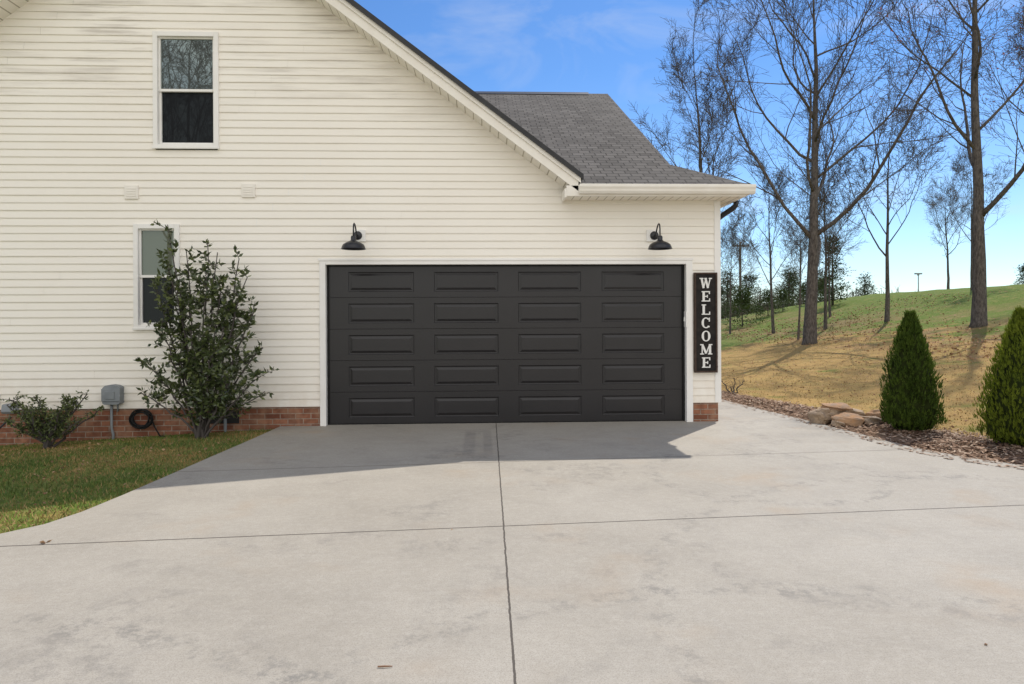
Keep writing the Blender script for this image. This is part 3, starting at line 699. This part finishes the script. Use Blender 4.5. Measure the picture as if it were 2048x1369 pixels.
for i in range(2600):
    x=rr.uniform(0,95); y=rr.uniform(80,100)+x*.1; z=T(x,y)+rr.uniform(0,1.6); b.leaf((x,y,z),(rr.uniform(-1,1),0,rr.uniform(.2,1)),1.3,.8,rr.choice([0,0,1]))
mk("distant_woods",b,[M_woods,M_pine],kind="stuff",label="far line of leafless woods on the horizon",category="woods")

# ------------------------------------------------------------------ arborvitae
def arbor(seed,H,Rr,mat,x,y,label):
    rr=random.Random(seed); tb=B(); cb=B(); z0=T(x,y)+.04
    tb.tube([(0,0,-.1),(0,0,H*.6)],[.035,.012],8)
    def rad(t_,a): 
        base=Rr*min(1,(t_/.14+.50))*(1-max(0,(t_-.18)/.82)**1.7)
        return base*(1+.09*math.sin(a*3+seed+t_*5)+.06*math.sin(a*7+t_*16))+.010
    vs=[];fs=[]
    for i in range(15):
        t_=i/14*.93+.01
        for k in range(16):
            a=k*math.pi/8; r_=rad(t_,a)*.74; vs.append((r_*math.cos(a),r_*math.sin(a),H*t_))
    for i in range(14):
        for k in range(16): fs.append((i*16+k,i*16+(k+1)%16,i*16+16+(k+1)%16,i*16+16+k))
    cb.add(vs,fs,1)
    for i in range(3200):
        t_=rr.random()**1.15*.96+.01; a=rr.uniform(0,6.28); r_=rad(t_,a)*rr.uniform(.68,1.0)
        c=Vector((r_*math.cos(a),r_*math.sin(a),H*t_)); out=Vector((math.cos(a),math.sin(a),0))
        up=Vector((0,0,1)); d0=(out*rr.uniform(.05,.5)+up).normalized(); 
        side=d0.cross(out if rr.random()<.5 else Vector((rr.gauss(0,1),rr.gauss(0,1),0))).normalized(); L=rr.uniform(.035,.075)
        for k in range(-2,3):
            dd=(d0+side*k*.32+Vector((rr.gauss(0,.1),rr.gauss(0,.1),0))).normalized()
            cb.leaf(c+d0*(.010*(2-abs(k))),dd,L*(1-.16*abs(k)),.011,0)
    e=empty("arborvitae",(x,y,z0),label,"shrub"); e["group"]="arborvitae in the mulch bed"
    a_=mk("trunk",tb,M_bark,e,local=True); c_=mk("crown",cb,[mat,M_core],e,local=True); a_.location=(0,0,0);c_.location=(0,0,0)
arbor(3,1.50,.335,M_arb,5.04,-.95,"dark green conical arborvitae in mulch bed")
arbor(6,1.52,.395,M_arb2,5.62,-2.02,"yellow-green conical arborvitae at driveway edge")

# ------------------------------------------------------------------ shrubs by wall
def shrub(name,x,y,stems,lw,leafn,label,mats,seed,leafL,twl=1.0,lt=.15,tlo=.14):
    rr=random.Random(seed); tb=B(); cb=B(); z0=T(x,y)
    for (tx,ty,h,dens) in stems:
        pts=[]; n=9; bx,by=rr.uniform(-.05,.05),rr.uniform(-.05,.05)
        for i in range(n+1):
            t_=i/n; pts.append(Vector((bx+tx*t_**1.15+rr.gauss(0,.015),by+ty*t_+rr.gauss(0,.015),h*t_)))
        tb.tube(pts,[.014*(1-.8*i/n)+.003 for i in range(n+1)],6,cap=False)
        for k in range(int(dens*lw)):
            t_=rr.uniform(tlo,1)**.75; i=min(int(t_*n),n-1); q=pts[i].lerp(pts[i+1],t_*n-i)
            L=rr.uniform(.08,.38)*(1.15-t_*.55)*twl; d=Vector((rr.gauss(0,1),rr.gauss(0,1)*.7,rr.uniform(.1,1.5))).normalized()
            e_=q+d*L; e_.y=min(e_.y,.40-0); md=q.lerp(e_,.5)+Vector((0,0,.01)); tb.tube([q,md,e_],[.004,.003,.002],3,cap=False)
            for j in range(leafn):
                f=rr.uniform(.2,1.05); c=q.lerp(e_,f); dd=(d*.6+Vector((rr.gauss(0,.7),rr.gauss(0,.7),rr.gauss(-.05,.6))))
                if c.y+y>-.05: continue
                cb.leaf(c,dd,leafL*rr.uniform(.6,1.2),leafL*.42,0 if rr.random()>lt else 1)
    e=empty(name,(x,y,z0),label,"shrub")
    a_=mk("stem",tb,M_twig,e,local=True,smooth=True); c_=mk("foliage",cb,mats,e,local=True); a_.location=(0,0,0);c_.location=(0,0,0)
stems=[(-.38,.02,2.72,1.1),(-.20,.1,2.4,1.0),(.02,0,2.5,.8),(.28,-.1,2.36,1.1),(.42,.05,2.3,1.1),(.58,-.1,2.05,1.1),(.15,-.2,2.1,1.1),(-.42,-.1,2.25,1.1),(-.56,.05,2.0,1.0),(-.30,-.15,2.0,1.1),
 (.0,-.2,1.7,1.1),(.35,-.2,1.65,1.1),(.66,-.1,1.6,1.0),(-.38,-.15,1.5,1.0),(.76,-.05,1.15,.9),(.78,-.2,.8,.9),(-.62,-.1,.95,.8),(-.72,-.1,.6,.6),(.25,-.25,1.1,1.1),(-.2,-.25,1.1,1.0),(.45,-.25,.8,1.0),(.86,-.1,.6,.6),(.1,-.2,.7,1.0),(.3,-.15,1.85,1.0),(.5,-.15,1.8,1.0)]
shrub("evergreen_shrub",-3.92,-.48,stems,26,9,"tall loose glossy-leaved evergreen shrub beside brick foundation",[M_cam,M_cam2],4,.09,1.0,.18,.2)
st2=[(-.5,.05,.55,1),(-.35,-.05,.62,1),(-.15,0,.66,1),(.05,-.1,.5,1),(.25,.05,.62,1),(.4,-.05,.58,1),(.55,.0,.68,1),(-.2,-.2,.38,1.2),(.2,-.2,.4,1.2),(0,-.1,.35,1.2),(.45,-.15,.35,1),(-.45,-.15,.35,1),(.62,0,.5,.6),(-.1,-.25,.5,1),(.3,-.2,.5,1)]
shrub("azalea_shrub",-5.82,-.48,st2,28,10,"low sparse shrub in front of brick foundation",[M_cam2,M_cam],9,.044,.6,.4)
shrub("dry_plant",4.40,3.4,[(-.2,0,.30,1),(0,0,.34,1),(.2,0,.28,1),(-.1,-.2,.2,1)],9,4,"small leggy plant with dry leaves in mulch",[M_leafL,M_leafD],14,.04,.7)

# ------------------------------------------------------------------ poles, debris
up=empty("utility_pole",(26,59.6,T(26,59.6)),"weathered wooden utility pole with crossarm","utility pole")
b=B(); b.tube([(26,59.6,T(26,59.6)-.2),(26,59.6,9.3)],[.16,.11],8); mk("pole",b,M_wood,up,smooth=True)
b=B(); b.box(25.1,26.9,59.45,59.55,8.75,8.9)
for dx in (-.8,-.3,.3,.8): b.tube([(26+dx,59.5,8.9),(26+dx,59.5,9.08)],.05,6)
mk("crossarm",b,M_wood,up)
sl=empty("street_lamp",(37.8,49,T(37.8,49)),"slim distant lamp post beyond the bank","street lamp")
b=B(); b.tube([(37.8,49,1.0),(37.8,49,5.2)],[.05,.04],8); mk("pole",b,M_grey,sl)
b=B(); b.box(37.5,38.1,48.9,49.1,5.2,5.32); b.tube([(37.8,49,5.1),(37.8,49,5.22)],.09,8); mk("lamp_head",b,M_grey,sl)
b=B(); b.tube([(-.77,-6.52,-.020),(-.74,-6.523,-.018),(-.71,-6.52,-.020)],[.003,.0035,.002],6)
mk("twig",b,M_leafD,None,(-.74,-6.52,-.02),label="short brown twig lying on the concrete",category="twig")
def dleaf(x,y,s,seed):
    b=B(); rr=random.Random(seed)
    for k in range(4):
        a=rr.uniform(0,6.28); b.leaf((x,y,-.022),(math.cos(a),math.sin(a),rr.uniform(.05,.25)),s,s*.5,k%2)
    mk("dead_leaf",b,[M_leafL,M_leafD],None,(x,y,-.024),label="curled dead leaf on the concrete driveway",category="leaf")
dleaf(-3.15,-4.82,.04,1); dleaf(1.83,-6.46,.015,2); dleaf(-.55,-4.7,.012,3)

# ------------------------------------------------------------------ camera, light, world
cam=bpy.data.cameras.new("camera"); co=bpy.data.objects.new("camera",cam); col.objects.link(co); scene.camera=co
cam.lens=24; cam.sensor_width=36; cam.shift_y=-.0217; cam.clip_end=3000
Mx=Matrix.Rotation(math.radians(-2.4),4,'Z')@Matrix.Rotation(math.radians(90),4,'X')@Matrix.Rotation(-.005,4,'Z')
Mx.translation=(-.3315,-9.33,1.394); co.matrix_world=Mx
S=Vector((.605,.797,1.28)).normalized()
sun=bpy.data.lights.new("sun","SUN"); sun.energy=4.2; sun.angle=math.radians(.55); sun.color=(1,.94,.85)
so=bpy.data.objects.new("sun",sun); col.objects.link(so); so.rotation_euler=S.to_track_quat('Z','Y').to_euler()
w=bpy.data.worlds.new("World"); scene.world=w; w.use_nodes=True; nt=w.node_tree; n=nt.nodes; l=nt.links
bg=n["Background"]; sky=n.new("ShaderNodeTexSky"); sky.sky_type='NISHITA'; sky.sun_disc=False
sky.sun_elevation=math.asin(S.z); sky.sun_rotation=math.atan2(S.x,S.y); sky.air_density=1.0; sky.dust_density=.2; sky.ozone_density=2.0
tc=n.new("ShaderNodeTexCoord"); sp=n.new("ShaderNodeSeparateXYZ"); l.new(tc.outputs["Generated"],sp.inputs[0])
def mrange(src,a,b_,c,d):
    m=n.new("ShaderNodeMapRange"); l.new(src,m.inputs[0])
    for i,v in enumerate((a,b_,c,d)): m.inputs[i+1].default_value=v
    return m.outputs[0]
def cmix(f,a,b_,blend='MIX'):
    m=n.new("ShaderNodeMix"); m.data_type='RGBA'; m.blend_type=blend
    for s_,v in ((m.inputs[0],f),(m.inputs[6],a),(m.inputs[7],b_)):
        if isinstance(v,bpy.types.NodeSocket): l.new(v,s_)
        else: s_.default_value=v
    return m.outputs[2]
tint=cmix(mrange(sp.outputs[2],.0,.34,0,1),(.80,.92,1.05,1),(.46,.70,.97,1))
skyc=cmix(1.0,sky.outputs[0],tint,'MULTIPLY')
mp=n.new("ShaderNodeMapping"); mp.inputs["Scale"].default_value=(1.6,1.6,4.0); mp.inputs["Rotation"].default_value=(.2,.3,.4); mp.inputs["Location"].default_value=(.35,.1,.2)
nz=n.new("ShaderNodeTexNoise"); nz.inputs["Scale"].default_value=2.4; nz.inputs["Detail"].default_value=5; nz.inputs["Roughness"].default_value=.6; nz.inputs["Distortion"].default_value=.6
l.new(tc.outputs["Generated"],mp.inputs[0]); l.new(mp.outputs[0],nz.inputs["Vector"])
wis=mrange(nz.outputs["Fac"],.50,.80,0,.38)
c1=cmix(wis,skyc,(5.0,5.3,5.8,1))
fill_veil=n.new("ShaderNodeMath"); fill_veil.operation='MULTIPLY'; l.new(mrange(sp.outputs[1],-.05,-.45,0,.92),fill_veil.inputs[0]); l.new(mrange(nz.outputs["Fac"],.3,.55,.65,1),fill_veil.inputs[1])  # bright cloud veil added behind the camera to fill-light the shaded facade
c2=cmix(fill_veil.outputs[0],c1,(9.4,9.1,8.6,1))
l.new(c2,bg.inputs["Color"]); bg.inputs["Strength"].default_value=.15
scene.view_settings.view_transform='Standard'; scene.view_settings.look='None'; scene.view_settings.exposure=0
